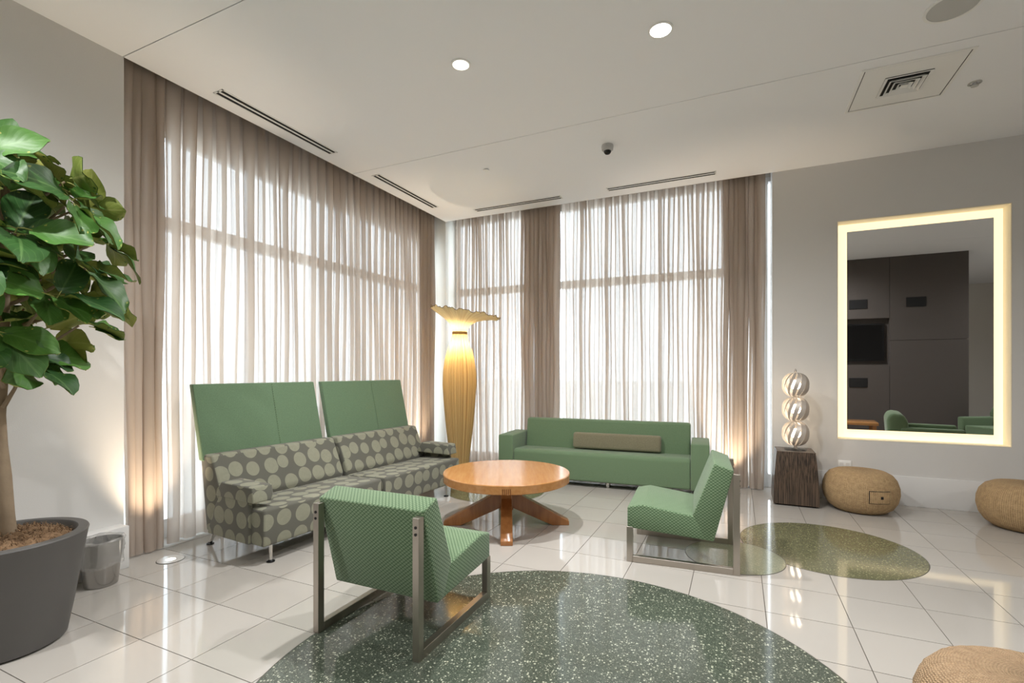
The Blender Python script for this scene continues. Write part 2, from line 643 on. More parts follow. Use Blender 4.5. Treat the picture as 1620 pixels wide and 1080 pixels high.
M['alu'] = plain('window_aluminium', S(232, 234, 236), 0.5, 0.0)
M['glass'] = mat_glass('window_glass')
M['pave'] = plain('pavement', S(226, 224, 219), 0.9, vary=0.04)
M['sheer'] = mat_sheer('taupe_voile', S(206, 192, 179), 0.14)
M['green'] = mat_fabric('green_felt', S(108, 130, 100), 220, 0.2)
M['panel_green'] = mat_fabric('green_panel_felt', S(103, 127, 99), 240, 0.24)
M['bolster'] = mat_fabric('olive_brown_boucle', S(128, 122, 100), 260, 0.4)
M['scales'] = mat_scales('green_wave_weave', S(78, 104, 73), S(125, 147, 115))
M['dots'] = mat_dots('leaf_disc_print', S(98, 97, 88), S(130, 131, 114), S(148, 147, 128))
M['steel'] = mat_steel('brushed_steel', (0.46, 0.42, 0.375, 1), 0.30)
M['steel_legs'] = mat_steel('polished_steel', (0.7, 0.69, 0.67, 1), 0.15)
M['oak'] = mat_wood('honey_oak', S(176, 120, 68), S(196, 144, 92), (3, 28, 28), 0.22)
M['oak_leg'] = mat_wood('honey_oak_leg', S(142, 92, 50), S(168, 114, 66), (26, 26, 3), 0.28)
M['tenon'] = plain('dark_tenon_wood', S(120, 72, 36), 0.4)
M['zebra'] = mat_wood('zebrawood', S(42, 33, 28), S(96, 78, 63), (110, 110, 0.4), 0.4, sharp=True)
M['chrome'] = plain('satin_silver_ribbon', S(176, 168, 160), 0.42, 0.3)
M['acrylic'] = mat_glass('clear_acrylic', (0.93, 0.95, 0.96, 1), 0.16)
M['shade'] = mat_shade('amber_silk', (0.82, 0.66, 0.34, 1), 0.5)
M['flare'] = mat_shade('pale_amber_silk', (0.90, 0.78, 0.48, 1), 0.22)
M['thread'] = plain('brown_thread', S(112, 84, 48), 0.8)
M['neck'] = plain('gathered_amber_silk', S(168, 128, 66), 0.8, bump=0.5, bscale=80)
M['wicker'] = mat_wicker('woven_seagrass', S(128, 98, 64), S(218, 186, 140))
M['wicker2'] = mat_wicker('woven_seagrass_brown', S(128, 100, 72), S(198, 168, 132))
M['pot'] = plain('grey_planter', S(87, 85, 83), 0.55, bump=0.3, bscale=500)
M['moss'] = plain('dry_moss', S(122, 96, 70), 0.95, vary=0.4, vscale=60)
M['bark'] = plain('fig_bark', S(140, 122, 100), 0.85, bump=0.8, bscale=60, vary=0.25, vscale=14)
M['leaf'] = mat_leaf('fig_leaf_top', S(34, 74, 30), S(84, 132, 52), S(120, 158, 92), 0.5)
M['leaf_under'] = mat_leaf('fig_leaf_underside', S(120, 138, 60), S(176, 178, 90), S(206, 204, 130), 0.6)
M['tin'] = mat_steel('bucket_steel', (0.42, 0.41, 0.395, 1), 0.2, (4, 4, 4))
def mat_liner(name):
    m = mat_sheer(name, S(225, 225, 223), 0.68)
    nt = m.node_tree
    out = next(n for n in nt.nodes if n.type == 'OUTPUT_MATERIAL')
    src = out.inputs[0].links[0].from_socket
    gl = node(nt, 'ShaderNodeBsdfGlossy')
    gl.inputs['Roughness'].default_value = 0.12
    mx = node(nt, 'ShaderNodeMixShader')
    mx.inputs[0].default_value = 0.14
    nt.links.new(src, mx.inputs[1])
    nt.links.new(gl.outputs[0], mx.inputs[2])
    nt.links.new(mx.outputs[0], out.inputs[0])
    return m
M['liner'] = mat_liner('plastic_liner')
M['mirror'] = plain('mirror_silver', (0.80, 0.80, 0.80, 1), 0.01, 1.0)
M['glow'] = emit('backlit_acrylic', S(255, 240, 208), 0.46)
M['cream'] = plain('cream_niche_lining', S(250, 240, 214), 0.6)
M['lamp_lens'] = emit('downlight_lens', (1, 0.96, 0.88, 1), 14)
M['dim_lens'] = emit('dim_downlight_lens', (1, 0.96, 0.88, 1), 2.2)
M['bezel_ring'] = plain('uplight_bezel', S(206, 202, 196), 0.3, 0.4)
M['up_lens'] = emit('uplight_lens', (1, 0.93, 0.8, 1), 4)
M['bulb'] = emit('warm_bulb', (1, 0.86, 0.66, 1), 5)
M['charcoal'] = plain('charcoal_felt_panel', S(86, 80, 76), 0.95, bump=0.5, bscale=300, vary=0.2, vscale=160)
M['screen'] = plain('tv_screen', S(8, 8, 9), 0.12)
M['bezel'] = plain('tv_bezel', S(20, 20, 22), 0.25)

# ------------------------------------------------------------------ floor
X0, X1, Y0, Y1 = -0.40, 10.0, -9.6, 0.40          # slab, under the window recesses too
bm = B(); box(bm, X0, Y0, -0.12, X1, Y1, -0.003)
floor = struct(obj('floor', bm, M['grout'], smooth=None))
T = 0.4064
GAP = 0.0042
def project(x, y, z=0.0):
    a, b = x - cam_o.location.x, y - cam_o.location.y
    th = rad(24.8)
    r = a * math.cos(th) + b * math.sin(th)
    d = -a * math.sin(th) + b * math.cos(th)
    if d < 0.2: return None
    return 810 + 774 * r / d, 587.5 - (z - CAM_H) * 774 / d, d
tiles = []
i0, j0 = math.floor((X0 - 0.765) / T), math.floor((Y0 + 4.235) / T)
for i in range(i0, int((X1 - 0.765) / T) + 1):
    for j in range(j0, int((Y1 + 4.235) / T) + 1):
        ax, ay = max(X0, 0.765 + i * T), max(Y0, -4.235 + j * T)
        bx, by = min(X1, 0.765 + (i + 1) * T), min(Y1, -4.235 + (j + 1) * T)
        if bx - ax < 0.02 or by - ay < 0.02: continue
        pr = project((ax + bx) / 2, (ay + by) / 2)
        vis = pr is not None and -90 < pr[0] < 1710 and pr[1] < 1180
        tiles.append((0 if vis else 1, pr[2] if pr else 99, ax, ay, bx, by))
tiles.sort()
tile_mesh = None
rest = B()
for k, (hid, d, ax, ay, bx, by) in enumerate(tiles):
    full = abs(bx - ax - T) < 1e-4 and abs(by - ay - T) < 1e-4
    if hid or k >= 300:
        box(rest, ax + GAP / 2, ay + GAP / 2, -0.003, bx - GAP / 2, by - GAP / 2, 0)
        continue
    w, h_ = bx - ax - GAP, by - ay - GAP
    if full and tile_mesh:
        o = link_obj('tile', tile_mesh, M['tile'], floor)
    else:
        bm = B(); box(bm, -w / 2, -h_ / 2, -0.003, w / 2, h_ / 2, 0)
        o = obj('tile', bm, M['tile'], floor, smooth=None)
        if full: tile_mesh = o.data
    o.location = ((ax + bx) / 2, (ay + by) / 2, 0)
o = obj('tile_field', rest, M['tile'], floor, smooth=None)
o['kind'] = 'stuff'
def inlay(x, y, r, mat, z, label):
    bm = B(); cyl(bm, 0, 0, 0.0, z, r - 0.004, 96)
    o = obj('terrazzo_circle', bm, mat, floor, (x, y, 0))
    o['label'] = label
    bm = B(); ring(bm, r - 0.004, r, 0.0, z, 96)
    obj('circle_edge', bm, M['inlay_edge'], o)
inlay(3.189, -4.182, 1.272, M['terr'], 0.0012, 'large green terrazzo circle')
inlay(4.49, -1.69, 0.60, M['terr2'], 0.0012, 'olive terrazzo circle')
inlay(3.85, -2.195, 0.332, M['terr3'], 0.0018, 'small pale terrazzo circle')
inlay(1.39, -1.14, 0.557, M['terr2'], 0.0012, 'terrazzo circle behind the table')

# ------------------------------------------------------------------ ceiling
bm = B(); box(bm, 0, Y0, CEIL + 0.02, X1, 0, CEIL + 0.12)
box(bm, -0.40, -4.12, 3.78, 0.0, 0.40, 3.84)
box(bm, 0.0, 0.0, 3.78, 4.22, 0.40, 3.84)
box(bm, 0.0, 0.0, CEIL + 0.06, 4.22, 0.02, 3.80)
box(bm, -0.02, -4.12, CEIL + 0.06, 0.0, 0.02, 3.80)
ceiling = struct(obj('ceiling', bm, M['dark_gap'], smooth=None))
for (a, b_) in ((Y0, -4.128), (-4.122, -1.908), (-1.902, 0.0)):
    bm = B(); box(bm, 0, a, CEIL, X1, b_, CEIL + 0.07)
    obj('ceiling_panel', bm, M['ceil'], ceiling, smooth=None)

# ------------------------------------------------------------------ walls
bm = B()
box(bm, -0.40, Y0, -0.12, 0.0, -4.12, 3.84)                 # solid pier beside the planter
box(bm, -0.40, -4.12, 3.26, -0.30, 0.40, 3.84)              # header over the glass
struct(obj('wall_left', bm, M['wall'], smooth=None))
bm = B()
box(bm, 4.22, 0.0, -0.12, 4.82, 0.40, 3.84)                 # wall round the mirror niche
box(bm, 6.19, 0.0, -0.12, X1, 0.40, 3.84)
box(bm, 4.82, 0.0, -0.12, 6.19, 0.40, 0.628)
box(bm, 4.82, 0.0, 2.905, 6.19, 0.40, 3.84)
box(bm, 4.82, 0.17, 0.628, 6.19, 0.40, 2.905)
box(bm, 0.0, 0.30, 3.58, 4.22, 0.40, 3.84)                  # header over the glass
struct(obj('wall_back', bm, M['wall2'], smooth=None))
bm = B(); box(bm, -0.45, 0.03, -0.12, -0.02, 0.45, 3.84)
struct(obj('trim_1', bm, M['white_wall'], smooth=None))     # corner column
bm = B(); box(bm, X1, Y0, -0.12, X1 + 0.15, 0.4, 3.84)
struct(obj('wall_right', bm, M['white_wall'], smooth=None))
bm = B(); box(bm, -0.4, Y0 - 0.15, -0.12, X1 + 0.15, Y0, 3.84)
struct(obj('wall_front', bm, M['white_wall'], smooth=None))
bm = B(); box(bm, 0.0, -9.6, 0.0, 0.105, -4.14, 0.285, 0.004)
struct(obj('baseboard_left', bm, M['base']))
bm = B(); box(bm, 4.22, -0.014, 0.0, X1, 0.0, 0.292, 0.003)
struct(obj('baseboard_back', bm, M['base']))

# windows: frame, mullions and transom, one pane per opening
def window(name, along, a0, a1, stops, z_top, transom, plane):
    """along 'y' = left wall (plane x), along 'x' = back wall (plane y)"""
    def bb(bm, p, q, z0, z1, d0, d1):
        if along == 'y': box(bm, plane + d0, p, z0, plane + d1, q, z1)
        else: box(bm, p, plane + d0, z0, q, plane + d1, z1)
        return bm
    bm = B()
    bb(bm, a0, a1, 0.0, 0.15, -0.04, 0.04)
    bb(bm, a0, a1, z_top - 0.05, z_top, -0.04, 0.04)
    w = struct(obj(name, bm, M['alu'], smooth=None))
    for s in stops:
        bm = B(); bb(bm, s - 0.022, s + 0.022, 0.15, z_top - 0.05, -0.04, 0.04)
        obj('mullion', bm, M['alu'], w, smooth=None)
    for p, q in zip(stops[:-1], stops[1:]):
        bm = B(); bb(bm, p + 0.03, q - 0.03, transom - 0.05, transom + 0.05, -0.04, 0.04)
        obj('transom', bm, M['alu'], w, smooth=None)
        for z0, z1 in ((0.15, transom - 0.045), (transom + 0.045, z_top - 0.05)):
            bm = B(); bb(bm, p + 0.03, q - 0.03, z0, z1, -0.005, 0.005)
            obj('pane', bm, M['glass'], w, smooth=None)
window('window_1', 'y', -4.12, 0.03, [-4.09, -2.9, -1.5, -0.02], 3.26, 2.53, -0.34)
window('window_2', 'x', -0.02, 4.22, [0.02, 1.5, 2.98, 4.17], 3.58, 2.52, 0.34)

# outside
bm = B(); box(bm, -60, -60, -0.35, 60, 70, -0.15)
g = obj('pavement', bm, M['pave'], smooth=None)
struct(g)

# ------------------------------------------------------------------ curtains
rng = random.Random(5)
def curtain(label, along, plane, spans, z0, z1, seed):
    """spans: list of (start, end, fold pitch, fold depth); S-shaped folds that overlap themselves"""
    r = random.Random(seed)
    cols = []                                  # (along, depth, fold id, drift)
    for (s, e, pitch, depth) in spans:
        n = max(1, round(abs(e - s) / pitch))
        step = (e - s) / n
        for k in range(n):
            ln = step
            amp = depth * r.uniform(0.65, 1.25)
            lap = abs(step) * (r.uniform(0.10, 0.36) if pitch > 0.07 else r.uniform(0.5, 0.9))
            ph = r.uniform(-0.25, 0.25)
            for q in range(12):
                t = q / 12.0
                ang = 2 * PI * t
                cols.append((s + step * (k + t), -math.copysign(lap, step) * math.sin(2 * ang), amp * math.sin(ang), k + ph))
        last = s + step * n
    cols.append((last, 0, 0, 0))
    rows = 16
    bm = B()
    grid = []
    sway = [r.uniform(-1, 1) for _ in range(len(cols) // 12 + 2)]
    wide = [r.uniform(0.5, 1.5) for _ in range(len(cols) // 12 + 2)]
    for j in range(rows + 1):
        v = j / rows
        z = z0 + (z1 - z0) * v
        row = []
        for c, (s, lap, dep, ph) in enumerate(cols):
            fk = c / 12.0
            i0 = int(fk); f = fk - i0
            sw = sway[i0] * (1 - f) + sway[min(i0 + 1, len(sway) - 1)] * f
            wd = wide[i0] * (1 - f) + wide[min(i0 + 1, len(wide) - 1)] * f
            drop = (1 - v)
            a = s + lap * (1.0 - 0.45 * drop * wd) + 0.022 * sw * drop + 0.006 * math.sin(3.1 * z + fk * 1.7)
            d = dep * (0.85 + 0.35 * drop * wd) + 0.008 * math.sin(2.0 * z + fk * .6)
            row.append(bm.verts.new((plane + d, a, z) if along == 'y' else (a, plane + d, z)))
        grid.append(row)
    for j in range(rows):
        for c in range(len(cols) - 1):
            bm.faces.new((grid[j][c], grid[j][c + 1], grid[j + 1][c + 1], grid[j + 1][c]))
    o = obj('curtain', bm, M['sheer'], smooth=180, uv=False)
    return tag(o, label, 'curtain')
ZC = 3.74
curtain('bunched taupe voile curtain beside the grey pier, lit warm by a floor light', 'y', -0.10,
        [(-4.06, -3.80, 0.052, 0.05)], 0.012, ZC, 1)
curtain('long taupe voile curtain hanging behind the high-backed booth', 'y', -0.12,
        [(-3.76, -2.6, 0.125, 0.030), (-2.6, -1.2, 0.105, 0.032), (-1.2, -0.45, 0.090, 0.034), (-0.45, -0.12, 0.044, 0.045)], 0.012, ZC, 2)
curtain('taupe voile curtain behind the amber floor lamp, gathered at the sofa side', 'x', 0.13,
        [(0.10, 1.22, 0.112, 0.040), (1.22, 1.70, 0.062, 0.05)], 0.012, ZC, 3)
curtain('wide taupe voile curtain behind the green sofa, gathered beside the pedestal', 'x', 0.13,
        [(1.74, 3.72, 0.112, 0.042), (3.72, 4.13, 0.052, 0.055)], 0.012, ZC, 4)

# ------------------------------------------------------------------ ceiling fittings
def downlight(x, y, label, r=0.065, lens='lamp_lens', watts=DOWN_W, group=None, spot=165, beam='downlight_beam'):
    t = thing('downlight', label, 'ceiling light', (x, y, CEIL), 0, group)
    bm = B(); ring(bm, r, r + 0.014, -0.006, 0.0, 32)
    obj('trim_ring', bm, M['white_metal'], t)
    bm = B(); cyl(bm, 0, 0, -0.003, 0.0, r, 32)
    obj('lens', bm, M[lens], t)
    light(beam, 'SPOT', t, (0, 0, -0.02), watts, NEUTRAL, 0.045, spot, 1.0)
    return t
downlight(2.086, -3.068, 'dimmer round white downlight in the ceiling above the coffee table', 0.058, lens='dim_lens', watts=DOWN_W * 1.4)
downlight(3.428, -2.838, 'brighter round white downlight in the ceiling, away from the coffee table')
for x, y, lab, beam in ((5.3, -4.2, 'round downlight in the ceiling over the mirrored armchair', 'downlight_armchair_offscreen'),
                        (9.1, -4.4, 'round downlight in the ceiling off the end of the charcoal wall', 'downlight_corridor_offscreen'),
                        (1.2, -5.9, 'round downlight in the ceiling past the fig tree', 'downlight_fig_offscreen'),
                        (3.2, -7.2, 'round downlight in the ceiling over the open tiled floor', 'downlight_floor_offscreen')):
    downlight(x, y, lab, group='downlights beyond the seating corner', beam=beam)

def slot_diffuser(x0, y0, x1, y1, label):
    t = thing('slot_diffuser', label, 'air vent', ((x0 + x1) / 2, (y0 + y1) / 2, CEIL))
    L = max(x1 - x0, y1 - y0) / 2
    along_x = (x1 - x0) > (y1 - y0)
    def bb(bm, a0, b0, z0, a1, b1, z1):
        if along_x: box(bm, a0, b0, z0, a1, b1, z1)
        else: box(bm, b0, a0, z0, b1, a1, z1)
        return bm
    bm = B()
    for b0, b1 in ((-0.055, -0.044), (-0.010, 0.010), (0.044, 0.055)):
        bb(bm, -L, b0, -0.005, L, b1, 0)
    for a in (-L, L - 0.012):
        bb(bm, a, -0.055, -0.005, a + 0.012, 0.055, 0)
    obj('frame', bm, M['white_metal'], t, smooth=None)
    for b0 in (-0.044, 0.010):
        bm = B(); bb(bm, -L + 0.012, b0, -0.0025, L - 0.012, b0 + 0.034, 0)
        obj('slot', bm, M['black'], t, smooth=None)
slot_diffuser(0.15, -3.58, 0.25, -2.38, 'twin-slot ceiling air vent over the near end of the booth')
slot_diffuser(0.17, -1.78, 0.27, -0.59, 'twin-slot ceiling air vent over the booth end nearest the room corner')
slot_diffuser(0.64, -0.31, 1.87, -0.21, 'twin-slot ceiling air vent near the amber floor lamp')
slot_diffuser(2.45, -0.31, 3.66, -0.21, 'twin-slot ceiling air vent above the green sofa')

t = thing('ceiling_speaker', 'large round grey speaker grille set in the ceiling', 'speaker', (5.047, -2.311, CEIL))
bm = B(); ring(bm, 0.125, 0.142, -0.006, 0, 48); obj('trim_ring', bm, M['white_metal'], t)
bm = B(); lathe(bm, [(0.001, -0.008), (0.07, -0.007), (0.125, -0.003)], 48, True, False); obj('grille', bm, M['grille'], t)

t = thing('access_panel', 'square white ceiling access panel with a louvred air vent in its middle', 'ceiling panel', (5.02, -1.46, CEIL))
bm = B()
for a in (0, 1, 2, 3):
    q = Matrix.Rotation(a * PI / 2, 4, 'Z')
    c = B(); box(c, -0.325, 0.305, -0.006, 0.305, 0.325, 0)
    me = bpy.data.meshes.new('tmp'); c.transform(q); c.to_mesh(me); c.free(); bm.from_mesh(me); bpy.data.meshes.remove(me)
obj('frame', bm, M['white_metal'], t, smooth=None)
bm = B(); ring(bm, 0.298, 0.305, -0.001, 0, 4); bm.transform(Matrix.Rotation(PI / 4, 4, 'Z') @ Matrix.Scale(math.sqrt(2), 4, (1, 0, 0)) @ Matrix.Scale(math.sqrt(2), 4, (0, 1, 0)))
obj('joint', bm, M['dark_gap'], t, smooth=None)
bm = B(); box(bm, -0.298, -0.298, -0.0035, 0.298, 0.298, 0); obj('door', bm, M['white_metal'], t, smooth=None)
bm = B(); box(bm, -0.145, -0.145, -0.0045, 0.145, 0.145, -0.0035); vent = obj('vent', bm, M['black'], t, smooth=None)
for s in (0.145, 0.112, 0.08, 0.046):
    bm = B()
    # sloped square louvre ring
    zi, zo, w = -0.007, -0.026 if s < 0.14 else -0.012, 0.019
    vs = []
    for rr, z in ((s - w, zi), (s, zo), (s + 0.001, zo + 0.003), (s - w + 0.002, zi + 0.003)):
        vs.append([bm.verts.new((rr * a, rr * b_, z)) for a, b_ in ((-1, -1), (1, -1), (1, 1), (-1, 1))])
    for k in range(4):
        for i in range(4):
            bm.faces.new((vs[k][i], vs[k][(i + 1) % 4], vs[(k + 1) % 4][(i + 1) % 4], vs[(k + 1) % 4][i]))
    bmesh.ops.recalc_face_normals(bm, faces=bm.faces[:])
    obj('louvre', bm, M['white_metal'], vent, smooth=None)
bm = B(); box(bm, -0.022, -0.022, -0.024, 0.022, 0.022, -0.018); obj('centre_plate', bm, M['white_metal'], vent, smooth=None)

t = thing('sprinkler', 'recessed sprinkler head with a grey cup beside the access panel', 'sprinkler', (5.505, -1.245, CEIL))
bm = B(); ring(bm, 0.030, 0.042, -0.006, 0, 24); obj('cup', bm, M['grille'], t)
bm = B(); cyl(bm, 0, 0, -0.02, 0, 0.014, 12); cyl(bm, 0, 0, -0.026, -0.022, 0.024, 12); obj('head', bm, M['grille'], t)
t = thing('sprinkler_cover', 'small flat white sprinkler cover in the ceiling near the corner', 'sprinkler', (1.404, -1.39, CEIL))
bm = B(); cyl(bm, 0, 0, -0.012, -0.006, 0.034, 24); obj('cover_plate', bm, M['white_metal'], t)
bm = B(); cyl(bm, 0, 0, -0.006, 0, 0.026, 24); obj('collar', bm, M['grille'], t)
t = thing('dome_camera', 'small grey dome security camera under the ceiling', 'camera', (2.732, -1.396, CEIL))
bm = B(); lathe(bm, [(0.055, 0.0), (0.058, -0.012), (0.054, -0.045), (0.042, -0.055)], 28); bmesh.ops.recalc_face_normals(bm, faces=bm.faces[:]); obj('housing', bm, plain('camera_grey', S(190, 190, 188), 0.5), t)
bm = B(); lathe(bm, [(0.036, -0.052), (0.034, -0.068), (0.022, -0.083), (0.004, -0.089)], 24); bmesh.ops.recalc_face_normals(bm, faces=bm.faces[:]); obj('dome', bm, M['screen'], t)

# ------------------------------------------------------------------ in-ground uplights
def uplight(x, y, label, watts=UP_W, tilt=(0, 0), group=None):
    t = thing('floor_uplight', label, 'floor light', (x, y, 0), 0, group)
    bm = B(); ring(bm, 0.030, 0.082, 0.0, 0.004, 36); obj('bezel', bm, M['bezel_ring'], t)
    bm = B(); ring(bm, 0.082, 0.086, 0.0, 0.002, 36); obj('gasket', bm, M['inlay_edge'], t)
    bm = B(); cyl(bm, 0, 0, 0.0, 0.003, 0.030, 28); obj('lens', bm, M['up_lens'], t)
    light('uplight_beam', 'SPOT', t, (0, 0, 0.012), watts, WARM, 0.03, 66, 0.9, (PI + tilt[0], tilt[1], 0))
uplight(0.222, -3.941, 'round steel in-floor light at the foot of the bunched curtain', tilt=(0, rad(-14)))
uplight(0.19, -0.62, 'round steel in-floor light behind the amber floor lamp', tilt=(0, rad(-14)))
uplight(3.82, -0.13, 'round steel in-floor light beside the pedestal curtain', tilt=(rad(-12), 0))


# ------------------------------------------------------------------ booth: two high-backed modules
def booth(v0, label, arm):
    W = 1.14 if arm < 0 else 1.15
    d = rad(-4.0)
    # local x = depth (towards the room), local y = along
    ox, oy = 0.0, -3.685
    t = thing('booth_sofa', label, 'sofa', (ox + v0 * math.sin(-d), oy + v0 * math.cos(d), 0), d, 'high-backed booth modules')
    bm = B(); prism(bm, [(0.37, 0.128), (0.925, 0.122), (0.93, 0.385), (0.45, 0.365), (0.37, 0.30)], 0.0, W, 0.022, 4)
    obj('seat', bm, M['dots'], t)
    bm = B(); prism(bm, [(0.245, 0.14), (0.37, 0.128), (0.45, 0.40), (0.315, 0.708), (0.165, 0.708)], 0.0, W, 0.02, 4)
    obj('backrest', bm, M['dots'], t)
    bm = B(); prism(bm, [(0.172, 0.66), (0.228, 0.66), (0.092, 1.237), (0.038, 1.237)], -0.012 if arm < 0 else 0.0, W - (0.045 if arm < 0 else 0.015), 0.01, 3)
    pan = obj('back_panel', bm, M['panel_green'], t)
    bm = B(); prism(bm, [(0.221, 0.70), (0.2222, 0.70), (0.0982, 1.23), (0.097, 1.23)], W * .565, W * .565 + 0.003)
    obj('seam', bm, M['scales'], pan)
    for u, v, lean in ((0.894, 0.08, 0.0), (0.16, 0.08, 0.1), (0.894, W - 0.2, 0.0), (0.16, W - 0.2, 0.1)):
        bm = B()
        tube(bm, [(u + lean, v, 0.14), (u, v, 0.010)], [0.013, 0.011], 12)
        leg = obj('leg', bm, M['steel_legs'], t)
        bm = B(); lathe(bm, [(0.027, 0.0), (0.028, 0.006), (0.014, 0.014), (0.010, 0.018)], 20)
        obj('foot', bm, M['bezel'], leg, (u, v, 0))
    if arm:
        side = -1 if arm < 0 else 1
        yo = 0.0 if side < 0 else W
        def yy(a, b_):
            p, q = yo + side * a, yo + side * b_
            return min(p, q), max(p, q)
        y0, y1 = yy(-0.125, 0.034)
        bm = B(); prism(bm, [(0.415, 0.43), (0.87, 0.425), (0.85, 0.535), (0.49, 0.54)], y0, y1, 0.012, 3)
        pad = obj('armrest', bm, M['dots'], t)
        y0, y1 = yy(-0.01, 0.024)
        bm = B(); prism(bm, [(0.30, 0.136), (0.79, 0.130), (0.80, 0.44), (0.46, 0.44), (0.40, 0.36)], y0, y1, 0.010, 3)
        obj('arm_drape', bm, M['dots'], pad)
    return t
booth(0.0, 'high-backed green panel booth with disc-print seat, module beside the bunched curtain', -1)
booth(1.185, 'high-backed green panel booth with disc-print seat, module beside the amber lamp', 1)

# ------------------------------------------------------------------ green sofa and its bolster
SOFA_ROT = rad(3.4)
sofa = thing('sofa', 'long pale green felt sofa with square arms in front of the curtains', 'sofa', (2.405, -0.615, 0), SOFA_ROT)
HL, AW = 1.205, 0.188
for s in (-1, 1):
    bm = B(); a, b_ = sorted((s * HL, s * (HL - AW)))
    box(bm, a, 0.0, 0.066, b_, 0.60, 0.562, 0.014, 3)
    obj('arm', bm, M['green'], sofa)
bm = B(); prism(bm, [(0.012, 0.068), (0.56, 0.068), (0.56, 0.372), (0.46, 0.378), (0.05, 0.400), (0.014, 0.375)], -HL + AW, HL - AW, 0.024, 4, 'x')
obj('seat', bm, M['green'], sofa)
bm = B(); prism(bm, [(0.43, 0.30), (0.60, 0.30), (0.61, 0.735), (0.49, 0.735)], -HL + AW + 0.012, HL - AW - 0.012, 0.03, 5, 'x')
obj('backrest', bm, M['green'], sofa)
for x, y in ((-1.1, 0.08), (1.1, 0.08), (-1.1, 0.52), (1.1, 0.52), (0.12, 0.10)):
    bm = B(); cyl(bm, x, y, 0, 0.075, 0.022, 16, 0.026)
    obj('leg', bm, M['steel_legs'], sofa)
bm = B(); box(bm, -0.52, -0.055, 0.0, 0.52, 0.055, 0.195, 0.032, 4)
cu = obj('bolster_cushion', bm, M['bolster'], None, (2.55, -0.238, 0.394), (rad(-7), 0, SOFA_ROT))
tag(cu, 'long olive brown boucle bolster lying on the green sofa', 'cushion')

# ------------------------------------------------------------------ lounge chairs
def lounge_chair(label, loc, rz):
    t = thing('lounge_chair', label, 'chair', loc, rz, 'green lounge chairs on steel sled frames')
    W, Lh = 0.65, 0.363
    # local x = forward; rear posts at x = -0.363
    q = lambda a, z: (a - Lh, z)
    seat = [q(0.165, 0.205), q(0.722, 0.238), q(0.722, 0.385), q(0.62, 0.408), q(0.275, 0.362)]
    bm = B(); prism(bm, seat, -W / 2 + 0.001, W / 2 - 0.001, 0.012, 3)
    obj('seat', bm, M['scales'], t)
    back = [q(0.158, 0.204), q(0.215, 0.21), q(0.29, 0.37), q(0.155, 0.724), q(0.034, 0.684)]
    bm = B(); prism(bm, back, -W / 2, W / 2, 0.010, 3)
    obj('backrest', bm, M['scales'], t)
    for s in (-1, 1):
        a, b_ = sorted((s * W / 2, s * (W / 2 - 0.036)))
        bm = B(); box(bm, -Lh, a, 0.0, -Lh + 0.040, b_, 0.662, 0.0015, 1)
        post = obj('rear_post', bm, M['steel'], t)
        bm = B(); box(bm, -Lh + 0.040, a, 0.0, Lh - 0.042, b_, 0.044, 0.0015, 1)
        obj('runner', bm, M['steel'], t)
        bm = B(); box(bm, Lh - 0.042, a, 0.0, Lh, b_, 0.246, 0.0015, 1)
        obj('front_post', bm, M['steel'], t)
        for z in (0.618, 0.586):
            bm = B(); cyl(bm, 0, 0, -0.002, 0.003, 0.007, 14)
            obj('bolt', bm, M['bezel'], post, (-Lh, (a + b_) / 2, z), (0, -PI / 2, 0))
    return t
lounge_chair('green wave-weave lounge chair standing on the edge of the large terrazzo circle', (2.225, -3.865, 0), rad(90.5))
lounge_chair('green wave-weave lounge chair standing beside the small terrazzo circle', (3.505, -2.262, 0), rad(184.0))

# ------------------------------------------------------------------ coffee table
TAB = (2.035, -2.205)
t = thing('coffee_table', 'round honey oak coffee table on four splayed beam legs', 'table', (TAB[0], TAB[1], 0), rad(-64.4))
bm = B(); lathe(bm, [(0.543, 0.388), (0.551, 0.394), (0.552, 0.456), (0.547, 0.462)], 96)
top = obj('table_top', bm, M['oak'], t)
for k in range(5):
    bm = B(); box(bm, 0.551, -0.034 + k * 0.015, 0.392, 0.5535, -0.028 + k * 0.015, 0.436)
    obj('tenon', bm, M['tenon'], top, smooth=None)
for k in range(4):
    bm = B()
    prism(bm, [(0.02, 0.235), (0.02, 0.392), (0.20, 0.392), (0.135, 0.255), (0.545, 0.035), (0.545, 0.0), (0.40, 0.0), (0.06, 0.15)], -0.047, 0.047, 0.004, 1)
    obj('leg', bm, M['oak_leg'], t, None, (0, 0, k * PI / 2))
bm = B(); cyl(bm, 0, 0, 0.13, 0.392, 0.062, 20); obj('hub', bm, M['oak_leg'], t)

# ------------------------------------------------------------------ amber floor lamp
LX, LY = 0.72, -0.80
t = thing('floor_lamp', 'tall amber pleated silk floor lamp with a flared ruffled top in the corner', 'lamp', (LX, LY, 0))
NP = 180
rl = random.Random(9)
pl = [rl.uniform(-1, 1) for _ in range(NP)]
def pleat(r, z, a, k):
    i = int(round(a / (2 * PI) * NP)) % NP
    w = 0.03 * math.sin(a * 45) + 0.02 * pl[i]
    rr = r * (1 + w)
    return Vector((rr * math.cos(a), rr * math.sin(a), z))
prof = [(0.105, 0.02), (0.112, 0.2), (0.138, 0.42), (0.165, 0.66), (0.188, 0.92), (0.203, 1.17), (0.200, 1.32), (0.182, 1.47), (0.150, 1.60), (0.115, 1.70), (0.094, 1.77), (0.088, 1.82)]
bm = B(); lathe(bm, prof, NP, False, False, pleat)
shade = obj('shade', bm, M['shade'], t, smooth=180, uv=False)
right_dir = rad(24.8)
